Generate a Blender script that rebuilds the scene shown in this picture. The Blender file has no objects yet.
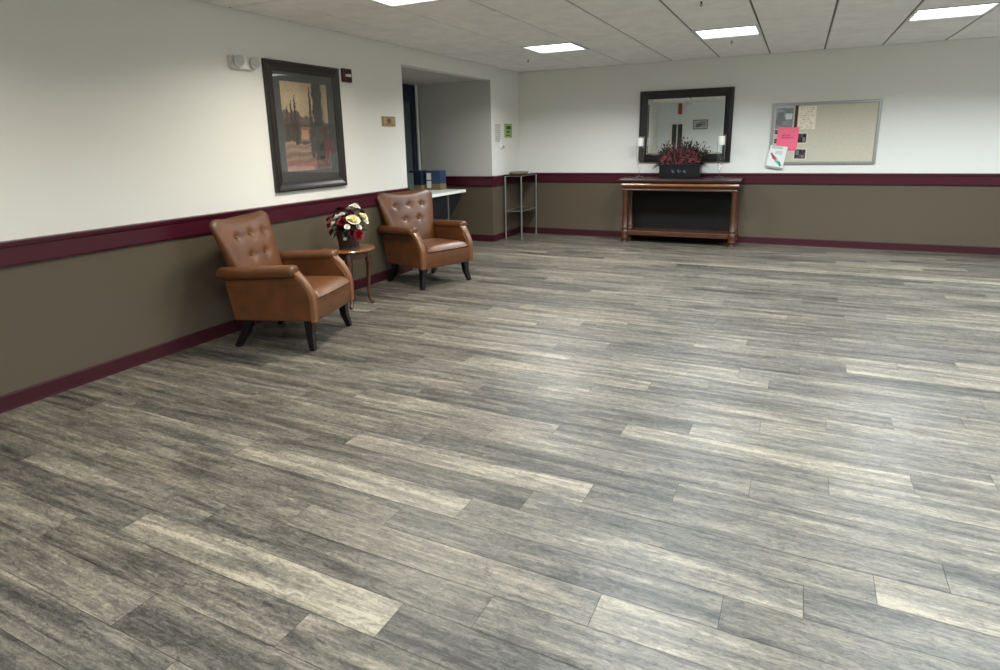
import bpy, bmesh, math, random
from mathutils import Vector, Matrix
random.seed(7)
S = bpy.context.scene
COL = S.collection
PI = math.pi
H = 2.43

# ------------------------------------------------------------------ helpers
def lin(c):
    def f(v):
        v = v / 255.0
        return v / 12.92 if v <= 0.04045 else ((v + 0.055) / 1.055) ** 2.4
    return (f(c[0]), f(c[1]), f(c[2]), 1.0)

def mat(name, col, rough=0.5, metal=0.0, spec=0.5, coat=0.0, var=0.0, vscale=20.0, bump=0.0, bscale=200.0,
        stretch=(1, 1, 1), emit=None, estr=0.0, coat_rough=0.1):
    m = bpy.data.materials.new(name); m.use_nodes = True
    nt = m.node_tree; b = nt.nodes['Principled BSDF']
    c = lin(col) if max(col[:3]) > 1.0 else (col[0], col[1], col[2], 1)
    b.inputs['Base Color'].default_value = c
    b.inputs['Roughness'].default_value = rough
    b.inputs['Metallic'].default_value = metal
    b.inputs['Specular IOR Level'].default_value = spec
    b.inputs['Coat Weight'].default_value = coat
    b.inputs['Coat Roughness'].default_value = coat_rough
    if emit:
        b.inputs['Emission Color'].default_value = emit
        b.inputs['Emission Strength'].default_value = estr
    tc = nt.nodes.new('ShaderNodeTexCoord')
    mp = nt.nodes.new('ShaderNodeMapping'); mp.inputs['Scale'].default_value = stretch
    nt.links.new(tc.outputs['Object'], mp.inputs['Vector'])
    if var:
        n = nt.nodes.new('ShaderNodeTexNoise'); n.inputs['Scale'].default_value = vscale
        n.inputs['Detail'].default_value = 5
        nt.links.new(mp.outputs['Vector'], n.inputs['Vector'])
        r = nt.nodes.new('ShaderNodeValToRGB')
        r.color_ramp.elements[0].position = 0.3; r.color_ramp.elements[1].position = 0.7
        r.color_ramp.elements[0].color = (c[0]*(1-var), c[1]*(1-var), c[2]*(1-var), 1)
        r.color_ramp.elements[1].color = (min(1, c[0]*(1+var)), min(1, c[1]*(1+var)), min(1, c[2]*(1+var)), 1)
        nt.links.new(n.outputs['Fac'], r.inputs['Fac'])
        nt.links.new(r.outputs['Color'], b.inputs['Base Color'])
    if bump:
        n2 = nt.nodes.new('ShaderNodeTexNoise'); n2.inputs['Scale'].default_value = bscale
        n2.inputs['Detail'].default_value = 3
        nt.links.new(mp.outputs['Vector'], n2.inputs['Vector'])
        bp = nt.nodes.new('ShaderNodeBump'); bp.inputs['Strength'].default_value = bump
        bp.inputs['Distance'].default_value = 0.002
        nt.links.new(n2.outputs['Fac'], bp.inputs['Height'])
        nt.links.new(bp.outputs['Normal'], b.inputs['Normal'])
    return m

def paint_mat(name, rough=0.6, spec=0.3):
    m = bpy.data.materials.new(name); m.use_nodes = True
    nt = m.node_tree; b = nt.nodes['Principled BSDF']
    a = nt.nodes.new('ShaderNodeAttribute'); a.attribute_name = 'ink'
    nt.links.new(a.outputs['Color'], b.inputs['Base Color'])
    b.inputs['Roughness'].default_value = rough; b.inputs['Specular IOR Level'].default_value = spec
    return m

def glass_mat(name, rough=0.0, tint=(1, 1, 1, 1), refl=1.0):
    # thin pane: clear transmission plus fresnel reflection
    m = bpy.data.materials.new(name); m.use_nodes = True
    nt = m.node_tree; nt.nodes.clear()
    o = nt.nodes.new('ShaderNodeOutputMaterial')
    t = nt.nodes.new('ShaderNodeBsdfTransparent'); t.inputs['Color'].default_value = tint
    g = nt.nodes.new('ShaderNodeBsdfGlossy'); g.inputs['Roughness'].default_value = rough
    lw = nt.nodes.new('ShaderNodeLayerWeight'); lw.inputs['Blend'].default_value = 0.5
    pw = nt.nodes.new('ShaderNodeMath'); pw.operation = 'POWER'; pw.inputs[1].default_value = 5.0
    f = nt.nodes.new('ShaderNodeMath'); f.operation = 'MULTIPLY_ADD'; f.inputs[1].default_value = 0.95; f.inputs[2].default_value = 0.04
    nt.links.new(lw.outputs['Facing'], pw.inputs[0]); nt.links.new(pw.outputs[0], f.inputs[0])
    mx = nt.nodes.new('ShaderNodeMixShader')
    mu = nt.nodes.new('ShaderNodeMath'); mu.operation = 'MULTIPLY'; mu.inputs[1].default_value = refl
    nt.links.new(f.outputs[0], mu.inputs[0]); nt.links.new(mu.outputs[0], mx.inputs[0])
    nt.links.new(t.outputs[0], mx.inputs[1]); nt.links.new(g.outputs[0], mx.inputs[2])
    nt.links.new(mx.outputs[0], o.inputs[0])
    return m

def obj(name, bm, mats, parent=None, smooth=False, bevel=0.0, segs=2, loc=None, autosmooth=None, subsurf=0):
    me = bpy.data.meshes.new(name)
    bmesh.ops.recalc_face_normals(bm, faces=bm.faces[:])
    bm.to_mesh(me); bm.free()
    if not isinstance(mats, (list, tuple)): mats = [mats]
    for m in mats: me.materials.append(m)
    o = bpy.data.objects.new(name, me); COL.objects.link(o)
    if parent: o.parent = parent
    if loc: o.location = loc
    if smooth:
        for p in me.polygons: p.use_smooth = True
        if autosmooth: me.set_sharp_from_angle(angle=math.radians(autosmooth))
    if bevel:
        b = o.modifiers.new('Bevel', 'BEVEL'); b.width = bevel; b.segments = segs; b.limit_method = 'ANGLE'
        b.angle_limit = math.radians(40)
    if subsurf:
        s = o.modifiers.new('Sub', 'SUBSURF'); s.levels = subsurf; s.render_levels = subsurf
    return o

def box(bm, x0, x1, y0, y1, z0, z1, mi=0, M=None):
    vs = [bm.verts.new((x, y, z)) for z in (z0, z1) for y in (y0, y1) for x in (x0, x1)]
    if M is not None:
        for v in vs: v.co = M @ v.co
    for f in ((0, 2, 3, 1), (4, 5, 7, 6), (0, 1, 5, 4), (2, 6, 7, 3), (0, 4, 6, 2), (1, 3, 7, 5)):
        fc = bm.faces.new([vs[i] for i in f]); fc.material_index = mi
    return vs

def bx(*a, **k):
    bm = bmesh.new(); box(bm, *a, **k); return bm

def loft(bm, loops, cap=True, closed=True, mi=0):
    rows = [[bm.verts.new(p) for p in L] for L in loops]
    n = len(rows[0])
    for a, b in zip(rows[:-1], rows[1:]):
        for i in range(n if closed else n - 1):
            f = bm.faces.new((a[i], a[(i+1) % n], b[(i+1) % n], b[i])); f.material_index = mi
    if cap:
        f = bm.faces.new(rows[0][::-1]); f.material_index = mi
        f = bm.faces.new(rows[-1]); f.material_index = mi
    return rows

def lathe(bm, prof, c=(0, 0, 0), n=20, mi=0, M=None):
    loops = []
    for r, z in prof:
        L = []
        for i in range(n):
            a = 2*PI*i/n
            p = Vector((r*math.cos(a), r*math.sin(a), z))
            if M is not None: p = M @ p
            L.append(p + Vector(c))
        loops.append(L)
    loft(bm, loops, mi=mi)

def tube(bm, pts, rads, n=8, mi=0, sq=False):
    pts = [Vector(p) for p in pts]
    if not isinstance(rads, (list, tuple)): rads = [rads]*len(pts)
    loops = []
    for i, p in enumerate(pts):
        d = (pts[min(i+1, len(pts)-1)] - pts[max(i-1, 0)]).normalized()
        u = d.cross(Vector((0, 1, 0.01)));
        if u.length < 0.2: u = d.cross(Vector((1, 0, 0)))
        u.normalize(); w = d.cross(u)
        L = []
        for k in range(n):
            a = 2*PI*(k + (0.5 if sq else 0))/n
            L.append(p + (u*math.cos(a) + w*math.sin(a))*rads[i]*(1.414 if sq else 1))
        loops.append(L)
    loft(bm, loops, mi=mi)

def prism(bm, outline, y0, y1, mi=0, plane='xz'):
    def P(a, b, t):
        return {'xz': (a, t, b), 'yz': (t, a, b), 'xy': (a, b, t)}[plane]
    loft(bm, [[P(a, b, y0) for a, b in outline], [P(a, b, y1) for a, b in outline]], mi=mi)

def tag(o, label, cat, group=None):
    o['label'] = label; o['category'] = cat
    if group: o['group'] = group
    return o
def thing(name, label, cat, loc=(0, 0, 0), rz=0.0, group=None):
    o = bpy.data.objects.new(name, None); COL.objects.link(o)
    o.location = loc; o.rotation_euler = (0, 0, rz); o.empty_display_size = 0.1
    return tag(o, label, cat, group)
def struct(o):
    o['kind'] = 'structure'; return o
def dup(root, loc, rz, label):
    r = root.copy(); COL.objects.link(r); r.location = loc; r.rotation_euler = (0, 0, rz); r['label'] = label
    for ch in list(root.children):
        c = ch.copy(); COL.objects.link(c); c.parent = r
        for g in list(ch.children):
            d = g.copy(); COL.objects.link(d); d.parent = c
    return r

def painted(name, w, h, nu, nv, fn, material, thick=0.0015, parent=None):
    # flat sheet standing in its local XZ plane, front towards -Y; colours are the print on it
    bm = bmesh.new(); cl = bm.loops.layers.float_color.new('ink')
    vs = [[bm.verts.new((w*(i/nu), -thick, h*(j/nv))) for i in range(nu+1)] for j in range(nv+1)]
    for j in range(nv):
        for i in range(nu):
            f = bm.faces.new((vs[j][i], vs[j][i+1], vs[j+1][i+1], vs[j+1][i]))
            c = lin(fn((i+.5)/nu, (j+.5)/nv))
            for l in f.loops: l[cl] = c
    back = [bm.verts.new(p) for p in ((0, 0, 0), (w, 0, 0), (w, 0, h), (0, 0, h))]
    edge = lin(fn(0.01, 0.01))
    def ring(a, b, c, d):
        f = bm.faces.new((a, b, c, d))
        for l in f.loops: l[cl] = edge
    nf = []
    for seq, (p, q) in (([vs[0][i] for i in range(nu+1)], (back[0], back[1])),
                        ([vs[j][nu] for j in range(nv+1)], (back[1], back[2])),
                        ([vs[nv][nu-i] for i in range(nu+1)], (back[2], back[3])),
                        ([vs[nv-j][0] for j in range(nv+1)], (back[3], back[0]))):
        f = bm.faces.new(seq + [q, p]); nf.append(f)
    nf.append(bm.faces.new(back))
    for f in nf:
        for l in f.loops: l[cl] = edge
    return obj(name, bm, material, parent)

# ------------------------------------------------------------------ materials
WALLC = (227, 226, 220)
M_wall = mat('wall_paint', WALLC, 0.6, spec=0.25, bump=0.15, bscale=250)
M_wains = mat('wainscot_paint', (88, 78, 64), 0.45, spec=0.4, bump=0.15, bscale=250)
M_maroon = mat('maroon_trim', (66, 13, 31), 0.32, spec=0.5)
M_base = mat('maroon_baseboard', (54, 11, 22), 0.6, spec=0.3)
M_ceil = mat('ceiling_tile', (242, 241, 238), 0.9, spec=0.1, var=0.06, vscale=6, bump=0.5, bscale=90)
M_grid = mat('ceiling_grid', (104, 103, 100), 0.6, spec=0.2)
M_leather = mat('tan_leather', (92, 53, 24), 0.44, spec=0.5, coat=0.10, coat_rough=0.3, var=0.26, vscale=9, bump=0.35, bscale=260)
M_leather_dk = mat('tan_leather_piping', (112, 72, 44), 0.36, spec=0.5, var=0.12, vscale=20)
M_black = mat('black_wood', (7, 7, 8), 0.35, spec=0.5)
M_mahog = mat('mahogany', (70, 39, 20), 0.35, spec=0.5, coat=0.3, coat_rough=0.3, var=0.35, vscale=7, stretch=(1, 6, 6))
M_mahog_dk = mat('dark_mahogany', (44, 17, 14), 0.4, spec=0.4, coat=0.1, var=0.3, vscale=7, stretch=(1, 6, 6))
M_oaktop = mat('cherry_table_wood', (122, 76, 42), 0.22, spec=0.5, coat=0.6, var=0.25, vscale=9, stretch=(1, 5, 1))
M_dwood = mat('turned_leg_wood', (74, 42, 25), 0.3, spec=0.5, coat=0.3, var=0.25, vscale=12)
M_frame = mat('espresso_frame', (18, 14, 13), 0.3, spec=0.5, var=0.25, vscale=30)
M_frame2 = mat('bronze_brown_frame', (28, 21, 18), 0.38, spec=0.6, var=0.3, vscale=25)
M_mirror = mat('mirror_silver', (0.86, 0.88, 0.88), 0.01, metal=1.0)
M_mat = mat('grey_mat_board', (66, 67, 64), 0.7)
M_white = mat('white_plastic', (226, 226, 220), 0.4)
M_offw = mat('white_metal', (210, 210, 206), 0.4)
M_tabwhite = mat('white_laminate', (236, 236, 232), 0.3)
M_navy = mat('navy_paint', (18, 28, 54), 0.35)
M_chrome = mat('brushed_steel', (176, 176, 172), 0.35, metal=0.9)
M_red = mat('alarm_red', (92, 22, 30), 0.4)
M_glass = glass_mat('clear_glass')
M_picglass = glass_mat('picture_glass', 0.02, refl=1.0)
M_wax = mat('white_wax', (240, 236, 226), 0.5)
M_print = paint_mat('printed_paper')
M_art = paint_mat('art_print', 0.5)
M_tin = mat('planter_black', (11, 13, 19), 0.35, spec=0.5, bump=0.3, bscale=80)
M_wicker = mat('wicker_brown', (52, 32, 23), 0.6, var=0.4, vscale=60)
M_leafd = mat('dark_green_leaf', (36, 50, 36), 0.5, var=0.3, vscale=30)
M_leafo = mat('olive_leaf', (72, 76, 50), 0.5, var=0.35, vscale=30)
M_redp = mat('red_petal', (120, 14, 26), 0.55, var=0.3, vscale=40)
M_creamp = mat('cream_petal', (232, 224, 186), 0.55, var=0.06, vscale=40)
M_whitep = mat('white_petal', (232, 228, 222), 0.55, var=0.05, vscale=40)
M_dredp = mat('burgundy_petal', (66, 10, 22), 0.55, var=0.3, vscale=40)
M_heather = mat('heather_pink', (126, 62, 68), 0.6, var=0.4, vscale=60)
M_spike = mat('burgundy_spike', (62, 46, 40), 0.55, var=0.4, vscale=40)
M_tan = mat('kraft_card', (120, 104, 76), 0.7)
M_blue = mat('blue_card', (46, 64, 96), 0.5)
M_dblue = mat('dark_blue_card', (24, 34, 52), 0.5)
M_teal = mat('grey_green_card', (66, 82, 78), 0.5)
M_brass = mat('brass_plaque', (172, 148, 104), 0.45, metal=0.0)
M_brassd = mat('brass_relief', (100, 78, 48), 0.5, metal=0.0)
M_cork = mat('cork', (196, 188, 170), 0.8, var=0.12, vscale=80)
M_alu = mat('silver_frame', (168, 170, 168), 0.35, metal=0.6)
M_pink = mat('pink_paper', (236, 96, 124), 0.6)
M_ink = mat('dark_ink', (180, 60, 96), 0.6)
M_brownstrip = mat('brown_strip', (58, 34, 22), 0.6)
M_sprk = mat('sprinkler_dark', (50, 48, 46), 0.35, metal=0.7)

def lens_material(name, col, strength):
    return mat(name, (230, 232, 230), 0.4, emit=col, estr=strength)

# ------------------------------------------------------------------ floor (one mesh, planks as faces)
def floor_material():
    m = bpy.data.materials.new('grey_oak_planks'); m.use_nodes = True
    nt = m.node_tree; N = nt.nodes; L = nt.links; b = N['Principled BSDF']
    uv = N.new('ShaderNodeUVMap'); uv.uv_map = 'grain'
    at = N.new('ShaderNodeAttribute'); at.attribute_name = 'tone'
    sep = N.new('ShaderNodeSeparateColor'); L.new(at.outputs['Color'], sep.inputs[0])
    def noise(sx, sy, scale, detail=4, rough=0.6, dist=0.0):
        mp = N.new('ShaderNodeMapping'); mp.inputs['Scale'].default_value = (sx, sy, 1)
        L.new(uv.outputs[0], mp.inputs['Vector'])
        n = N.new('ShaderNodeTexNoise'); n.inputs['Scale'].default_value = scale
        n.inputs['Detail'].default_value = detail; n.inputs['Roughness'].default_value = rough
        n.inputs['Distortion'].default_value = dist
        L.new(mp.outputs[0], n.inputs['Vector']); return n.outputs['Fac']
    def math_(op, a, b_=None, c=None):
        n = N.new('ShaderNodeMath'); n.operation = op
        for i, v in enumerate((a, b_, c)):
            if v is None: continue
            if isinstance(v, (int, float)): n.inputs[i].default_value = v
            else: L.new(v, n.inputs[i])
        return n.outputs[0]
    def rng(v, a, b_, c, d):
        n = N.new('ShaderNodeMapRange'); n.inputs[1].default_value = a; n.inputs[2].default_value = b_
        n.inputs[3].default_value = c; n.inputs[4].default_value = d; L.new(v, n.inputs[0]); return n.outputs[0]
    broad = noise(0.9, 10.0, 1.6, 4, 0.6, 0.5)        # long light / dark bands inside a plank
    streak = noise(2.2, 46.0, 2.0, 6, 0.72, 0.4)      # fine grain
    blotch = noise(6.0, 18.0, 2.4, 8, 0.78, 1.4)       # worn patches
    saw = noise(55.0, 9.0, 2.2, 2, 0.5, 0.2)          # saw marks across the grain
    fine = noise(22.0, 90.0, 3.0, 5, 0.8, 0.5)
    v = math_('ADD', sep.outputs[0], rng(broad, 0.28, 0.72, -0.34, 0.34))
    v = math_('ADD', v, rng(streak, 0.28, 0.72, -0.20, 0.20))
    v = math_('ADD', v, rng(blotch, 0.30, 0.70, -0.29, 0.29))
    sawm = math_('MULTIPLY', rng(saw, 0.45, 0.75, 0.0, 1.0), rng(blotch, 0.50, 0.30, 0.0, 1.0))
    v = math_('SUBTRACT', v, math_('MULTIPLY', sawm, 0.30))
    v = math_('ADD', v, rng(fine, 0.30, 0.70, -0.16, 0.16))
    ramp = N.new('ShaderNodeValToRGB'); e = ramp.color_ramp
    e.elements[0].position = 0.0; e.elements[0].color = lin((36, 33, 29))
    e.elements[1].position = 1.0; e.elements[1].color = lin((149, 140, 122))
    for p, c in ((0.28, (67, 63, 56)), (0.52, (94, 88, 78)), (0.75, (117, 109, 95))):
        x = e.elements.new(p); x.color = lin(c)
    L.new(v, ramp.inputs[0])
    # plank hue: cool grey <-> warm taupe
    mix = N.new('ShaderNodeMix'); mix.data_type = 'RGBA'; mix.blend_type = 'MULTIPLY'
    L.new(rng(math_('ADD', sep.outputs[1], rng(broad, 0.3, 0.7, 0.25, -0.25)), 0.0, 1.0, 0.0, 1.0), mix.inputs[0])
    L.new(ramp.outputs[0], mix.inputs[6]); mix.inputs[7].default_value = (0.94, 0.98, 1.03, 1)
    L.new(mix.outputs[2], b.inputs['Base Color'])
    L.new(rng(streak, 0.3, 0.7, 0.36, 0.48), b.inputs['Roughness'])
    b.inputs['Specular IOR Level'].default_value = 0.45
    bp = N.new('ShaderNodeBump'); bp.inputs['Strength'].default_value = 0.25; bp.inputs['Distance'].default_value = 0.001
    L.new(streak, bp.inputs['Height']); L.new(bp.outputs[0], b.inputs['Normal'])
    return m

def build_floor():
    bm = bmesh.new(); uvl = bm.loops.layers.uv.new('grain'); cl = bm.loops.layers.float_color.new('tone')
    W, LN, Y0, GAP = 0.154, 1.216, -7.627, 0.0009
    offs = {-2: .235, -3: .93, -1: .479, 0: .722, 1: 1.035, 2: .171, 3: .398, 4: .603, 5: .815, 6: 1.138, 7: .194, 8: .487, 9: .798,
            10: 1.10, 11: .194, 12: .49, 13: .787, 14: 1.104, 15: .202}
    # tone of the planks that stand out: (row, right-end x rounded) -> (lightness, coolness)
    spec = {(-1, 2.9): (.76, .15), (0, 3.2): (.34, .35), (0, 4.4): (.45, .4), (-2, 2.7): (.38, .2), (-3, 2.1): (.5, .5), (-2, 3.9): (.42, .2),
            (1, 2.3): (.5, .2), (1, 3.5): (.60, .2), (1, 4.7): (.62, .2), (2, 3.8): (.42, .6), (2, 2.6): (.45, .3), (2, 5.0): (.40, .1),
            (3, 2.8): (.70, .4), (3, 4.0): (.60, .5), (4, 3.0): (.38, .3), (4, 4.3): (.45, .6), (5, 2.0): (.45, .3), (5, 3.2): (.72, .15), (5, 4.5): (.44, .6),
            (6, 3.6): (.33, .5), (6, 2.4): (.50, .2), (6, 4.8): (.55, .5), (7, 3.8): (.58, .5), (7, 2.6): (.48, .2), (8, 2.9): (.62, .3), (8, 4.1): (.46, .6),
            (9, 3.2): (.30, .5), (9, 4.4): (.68, .2), (10, 3.5): (.33, .5), (10, 4.7): (.58, .6), (11, 3.8): (.56, .5), (13, 3.2): (.66, .2), (13, 4.4): (.38, .5)}
    rnd = random.Random(21)
    c, s = math.cos(-0.010), math.sin(-0.010)
    def W2(x, y):
        dx, dy = x-3, y+7
        return (3+c*dx-s*dy, -7+s*dx+c*dy, 0)
    for r in range(-26, 58):
        off = offs.get(r)
        if off is None: off = ((r*0.304 + 0.02) + rnd.uniform(-.07, .07)) % LN
        y0 = Y0 + W*r
        for k in range(-4, 8):
            x0 = off + k*LN; x1 = x0 + LN
            t = spec.get((r, round(x1, 1)))
            if t is None: t = (min(.74, max(.30, rnd.gauss(.50, .10))), rnd.random())
            t = (.5+(t[0]-.5)*.92, t[1])
            f = bm.faces.new([bm.verts.new(W2(*p)) for p in ((x0+GAP, y0+GAP), (x1-GAP, y0+GAP), (x1-GAP, y0+W-GAP), (x0+GAP, y0+W-GAP))])
            uo, vo = rnd.uniform(0, 50), rnd.uniform(0, 50)
            for l, (u, v) in zip(f.loops, ((0, 0), (LN, 0), (LN, W), (0, W))):
                l[uvl].uv = (u+uo, v+vo); l[cl] = (t[0], t[1], 0, 1)
    # dark underlay seen in the joints
    f = bm.faces.new([bm.verts.new(p) for p in ((-4.4, -11.8, -.003), (9.6, -11.8, -.003), (9.6, 1.4, -.003), (-4.4, 1.4, -.003))])
    for l in f.loops: l[cl] = (0.05, .5, 0, 1); l[uvl].uv = (0, 0)
    return struct(obj('floor', bm, floor_material()))
build_floor()

# ------------------------------------------------------------------ room shell
YR, XR = -10.5, 7.6            # rear wall, right wall
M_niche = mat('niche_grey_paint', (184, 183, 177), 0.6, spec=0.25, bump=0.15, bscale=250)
def wall(name, x0, x1, y0, y1, z0=0.0, z1=H+.05):
    bm = bmesh.new()
    if z0 < .8:
        box(bm, x0, x1, y0, y1, z0, .80, 1); box(bm, x0, x1, y0, y1, .80, z1, 0)
    else: box(bm, x0, x1, y0, y1, z0, z1, 0)
    bmesh.ops.remove_doubles(bm, verts=bm.verts[:], dist=1e-5)
    return struct(obj(name, bm, [M_wall, M_wains]))
OY0, OY1, OZ = -3.14, -0.975, 2.25      # opening in the left wall
bm = bmesh.new()
for (a, b) in ((YR, OY0), (OY1+.004, 0.0)):
    box(bm, -.12, 0, a, b, 0, .80, 1); box(bm, -.12, 0, a, b, .80, H+.05, 0)
box(bm, -.12, 0, OY0, OY1, OZ, H+.05, 0)
struct(obj('wall_left', bm, [M_wall, M_wains]))
wall('wall_back', -.12, XR, 0, .12)
wall('wall_rear', -.12, XR, YR-.12, YR).data.materials[0] = mat('rear_wall_paint', (230, 238, 238), 0.6, spec=0.25, bump=0.15, bscale=250)
wall('wall_right', XR, XR+.12, YR-.12, .12)
NX = -1.2
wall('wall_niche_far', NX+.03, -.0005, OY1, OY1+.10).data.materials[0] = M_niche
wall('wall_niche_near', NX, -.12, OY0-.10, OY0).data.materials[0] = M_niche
bm = bmesh.new(); DY0, DY1 = -1.84, -1.03
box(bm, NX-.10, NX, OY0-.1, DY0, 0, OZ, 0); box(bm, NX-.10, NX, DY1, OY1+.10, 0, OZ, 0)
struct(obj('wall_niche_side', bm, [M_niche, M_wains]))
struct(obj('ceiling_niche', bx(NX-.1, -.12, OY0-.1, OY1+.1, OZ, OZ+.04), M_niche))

# ceiling: tegular 2x2 tiles hanging a little below the grid
GX0 = 3.4737; GY0 = -1.73; T = 0.6096
LIGHTS = [(1.035+.3048+1.829*i, GY0-.3048-3.048*j) for i in range(4) for j in range(3)]
def cell_has_light(cx, cy):
    return any(abs(cx-lx) < .25 and abs(cy-ly) < .25 for lx, ly in LIGHTS)
bm = bmesh.new()
i0 = -6; x = GX0 + T*i0
while x < XR:
    y = GY0 - T*15
    while y < 0:
        xa, xb, ya, yb = max(x, 0), min(x+T, XR), max(y, YR), min(y+T, 0)
        if xb-xa > .02 and yb-ya > .02 and not cell_has_light(x+T/2, y+T/2):
            g = .009; q = .006
            lo = [(xa+g+q, ya+g+q), (xb-g-q, ya+g+q), (xb-g-q, yb-g-q), (xa+g+q, yb-g-q)]
            hi = [(xa+g, ya+g), (xb-g, ya+g), (xb-g, yb-g), (xa+g, yb-g)]
            loft(bm, [[(a, b, H+.012) for a, b in hi], [(a, b, H+.005) for a, b in hi], [(a, b, H) for a, b in lo]])
        y += T
    x += T
# grid web above the tiles, open over the fixtures
x = GX0 + T*i0
xs = [GX0+T*(i0+k) for k in range(0, 20)]
for xg in xs:
    if 0 < xg < XR: box(bm, xg-.012, xg+.012, YR, 0, H+.010, H+.03, 1)
for k in range(0, 19):
    yg = GY0 + T*(k-15)
    if YR < yg < 0: box(bm, 0, XR, yg-.012, yg+.012, H+.0105, H+.031, 1)
# wall angle round the edge and closing slab
box(bm, 0, .02, YR, 0, H+.004, H+.01, 1); box(bm, 0, XR, -.02, 0, H+.0045, H+.01, 1)
box(bm, 0, XR, YR, 0, H+.12, H+.16, 1)
struct(obj('ceiling', bm, [M_ceil, M_grid]))

# trims
def rail(name, p0, p1, nrm):
    # chair rail: profile (depth, z) swept between two points
    prof = [(0, .800), (.016, .803), (.020, .815), (.020, .905), (.026, .915), (.030, .930), (.030, .940), (.0, .944)]
    bm = bmesh.new()
    loft(bm, [[(p[0]+nrm[0]*d, p[1]+nrm[1]*d, z) for d, z in prof] for p in (p0, p1)])
    return struct(obj(name, bm, M_maroon))
def baseb(name, p0, p1, nrm):
    prof = [(0, 0), (.016, 0), (.013, .012), (.008, .085), (.003, .095), (0, .095)]
    bm = bmesh.new()
    loft(bm, [[(p[0]+nrm[0]*d, p[1]+nrm[1]*d, z) for d, z in prof] for p in (p0, p1)])
    return struct(obj(name, bm, M_base))
k = 1
for nm, p0, p1, n in (('left', (0, YR), (0, OY0), (1, 0)), ('left_far', (0, OY1), (0, 0), (1, 0)), ('back', (0, 0), (XR, 0), (0, -1)),
                      ('rear', (0, YR), (XR, YR), (0, 1)), ('right', (XR, YR), (XR, 0), (-1, 0)), ('niche', (NX+.05, OY1), (0, OY1), (0, -1))):
    rail('trim_%d' % k, p0, p1, n); baseb('baseboard_'+nm, p0, p1, n); k += 1

# navy glazed door at the end of the niche
d = struct(thing('door_1', 'navy door with tall narrow glass panels at the end of the niche', 'door', (NX, DY0, 0)))
w = DY1-DY0
bm = bmesh.new()
for (a, b, c, e) in ((0, .10, .02, 2.245), (w-.10, w, .02, 2.245), (.10, w-.10, 2.0, 2.245), (.10, w-.10, .02, .30), (.36, .46, .30, 2.0)):
    box(bm, -.05, -.005, a, b, c, e)
struct(obj('door_leaf', bm, M_navy, d, bevel=.003))
g = bmesh.new(); box(g, -.032, -.026, .10, .36, .30, 2.0); box(g, -.032, -.026, .46, w-.10, .30, 2.0)
struct(obj('door_glass', g, mat('door_glass_dark', (70, 84, 82), 0.1, spec=0.6), d))
bm = bmesh.new(); box(bm, -.02, .02, w, w+.05, 0, 2.25); box(bm, -.02, .02, -.05, 0, 0, 2.25)
struct(obj('door_frame', bm, M_offw, d, bevel=.003))
bm = bmesh.new(); box(bm, -.005, .03, .05, .07, 1.0, 1.03); box(bm, .03, .045, .05, .17, 1.0, 1.025)
struct(obj('door_handle', bm, M_chrome, d, bevel=.004))
struct(obj('wall_niche_behind_door', bx(NX-.55, NX-.5, DY0-.3, DY1+.3, 0, OZ), M_navy))

# ------------------------------------------------------------------ ceiling lights
WARM = (1.0, 0.96, 0.85, 1); NEUT = (0.97, 1.0, 0.99, 1); COOL = (0.86, 0.95, 1.0, 1)
place_words = {(0, 0): 'square ceiling light near the corner of the back and left walls',
               (1, 0): 'square ceiling light above the console table, cooler white',
               (2, 0): 'square ceiling light near the back wall to the right of the bulletin board',
               (0, 1): 'square ceiling light cut by the top of the photo, above the two armchairs'}
LENS = {}
for idx, (lx, ly) in enumerate(LIGHTS):
    i, j = idx // 3, idx % 3
    col = WARM if i == 0 and j > 0 else (NEUT if i == 0 else COOL)
    key = 'w' if col is WARM else 'n' if col is NEUT else 'c'
    if key not in LENS: LENS[key] = lens_material('lens_'+key, col, 3.0)
    lab = place_words.get((i, j), 'ceiling light out of view, %s from the left wall, %s from the back wall' %
                          (('first', 'second', 'third', 'fourth')[i], ('first', 'second', 'third')[j]))
    t = thing('ceiling_light', lab, 'ceiling light', (lx, ly, H), 0, 'recessed ceiling lights')
    h = .3048-.004
    bm = bmesh.new()
    for a in (0, 1):
        s_ = 1 if a else -1
        box(bm, -h, h, s_*h-(.028 if a else 0), s_*h+(0 if a else .028), -.004, .05)
        box(bm, s_*h-(.028 if a else 0), s_*h+(0 if a else .028), -h+.028, h-.028, -.004, .05)
    box(bm, -h, h, -h, h, .05, .055)
    obj('frame', bm, M_offw, t)
    bm = bmesh.new(); hh = h-.028
    box(bm, -hh, hh, -hh, hh, .012, .018)
    obj('lens', bm, LENS[key], t)
    for q in (-.09, .09):
        obj('lens_bar', bx(-hh, hh, q-.006, q+.006, .004, .012), M_offw, t)
    ld = bpy.data.lights.new('lamp', 'AREA'); ld.shape = 'SQUARE'; ld.size = .5; ld.spread = math.radians(150)
    ld.energy = (22.0 if j == 2 else 31.0 if j == 1 else 42.0) if i == 0 else (38.0 if j == 2 else 40.0) if i == 1 else 46.0; ld.color = col[:3]
    lo = bpy.data.objects.new('lamp', ld); COL.objects.link(lo); lo.parent = t; lo.location = (0, 0, -.002)

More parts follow.
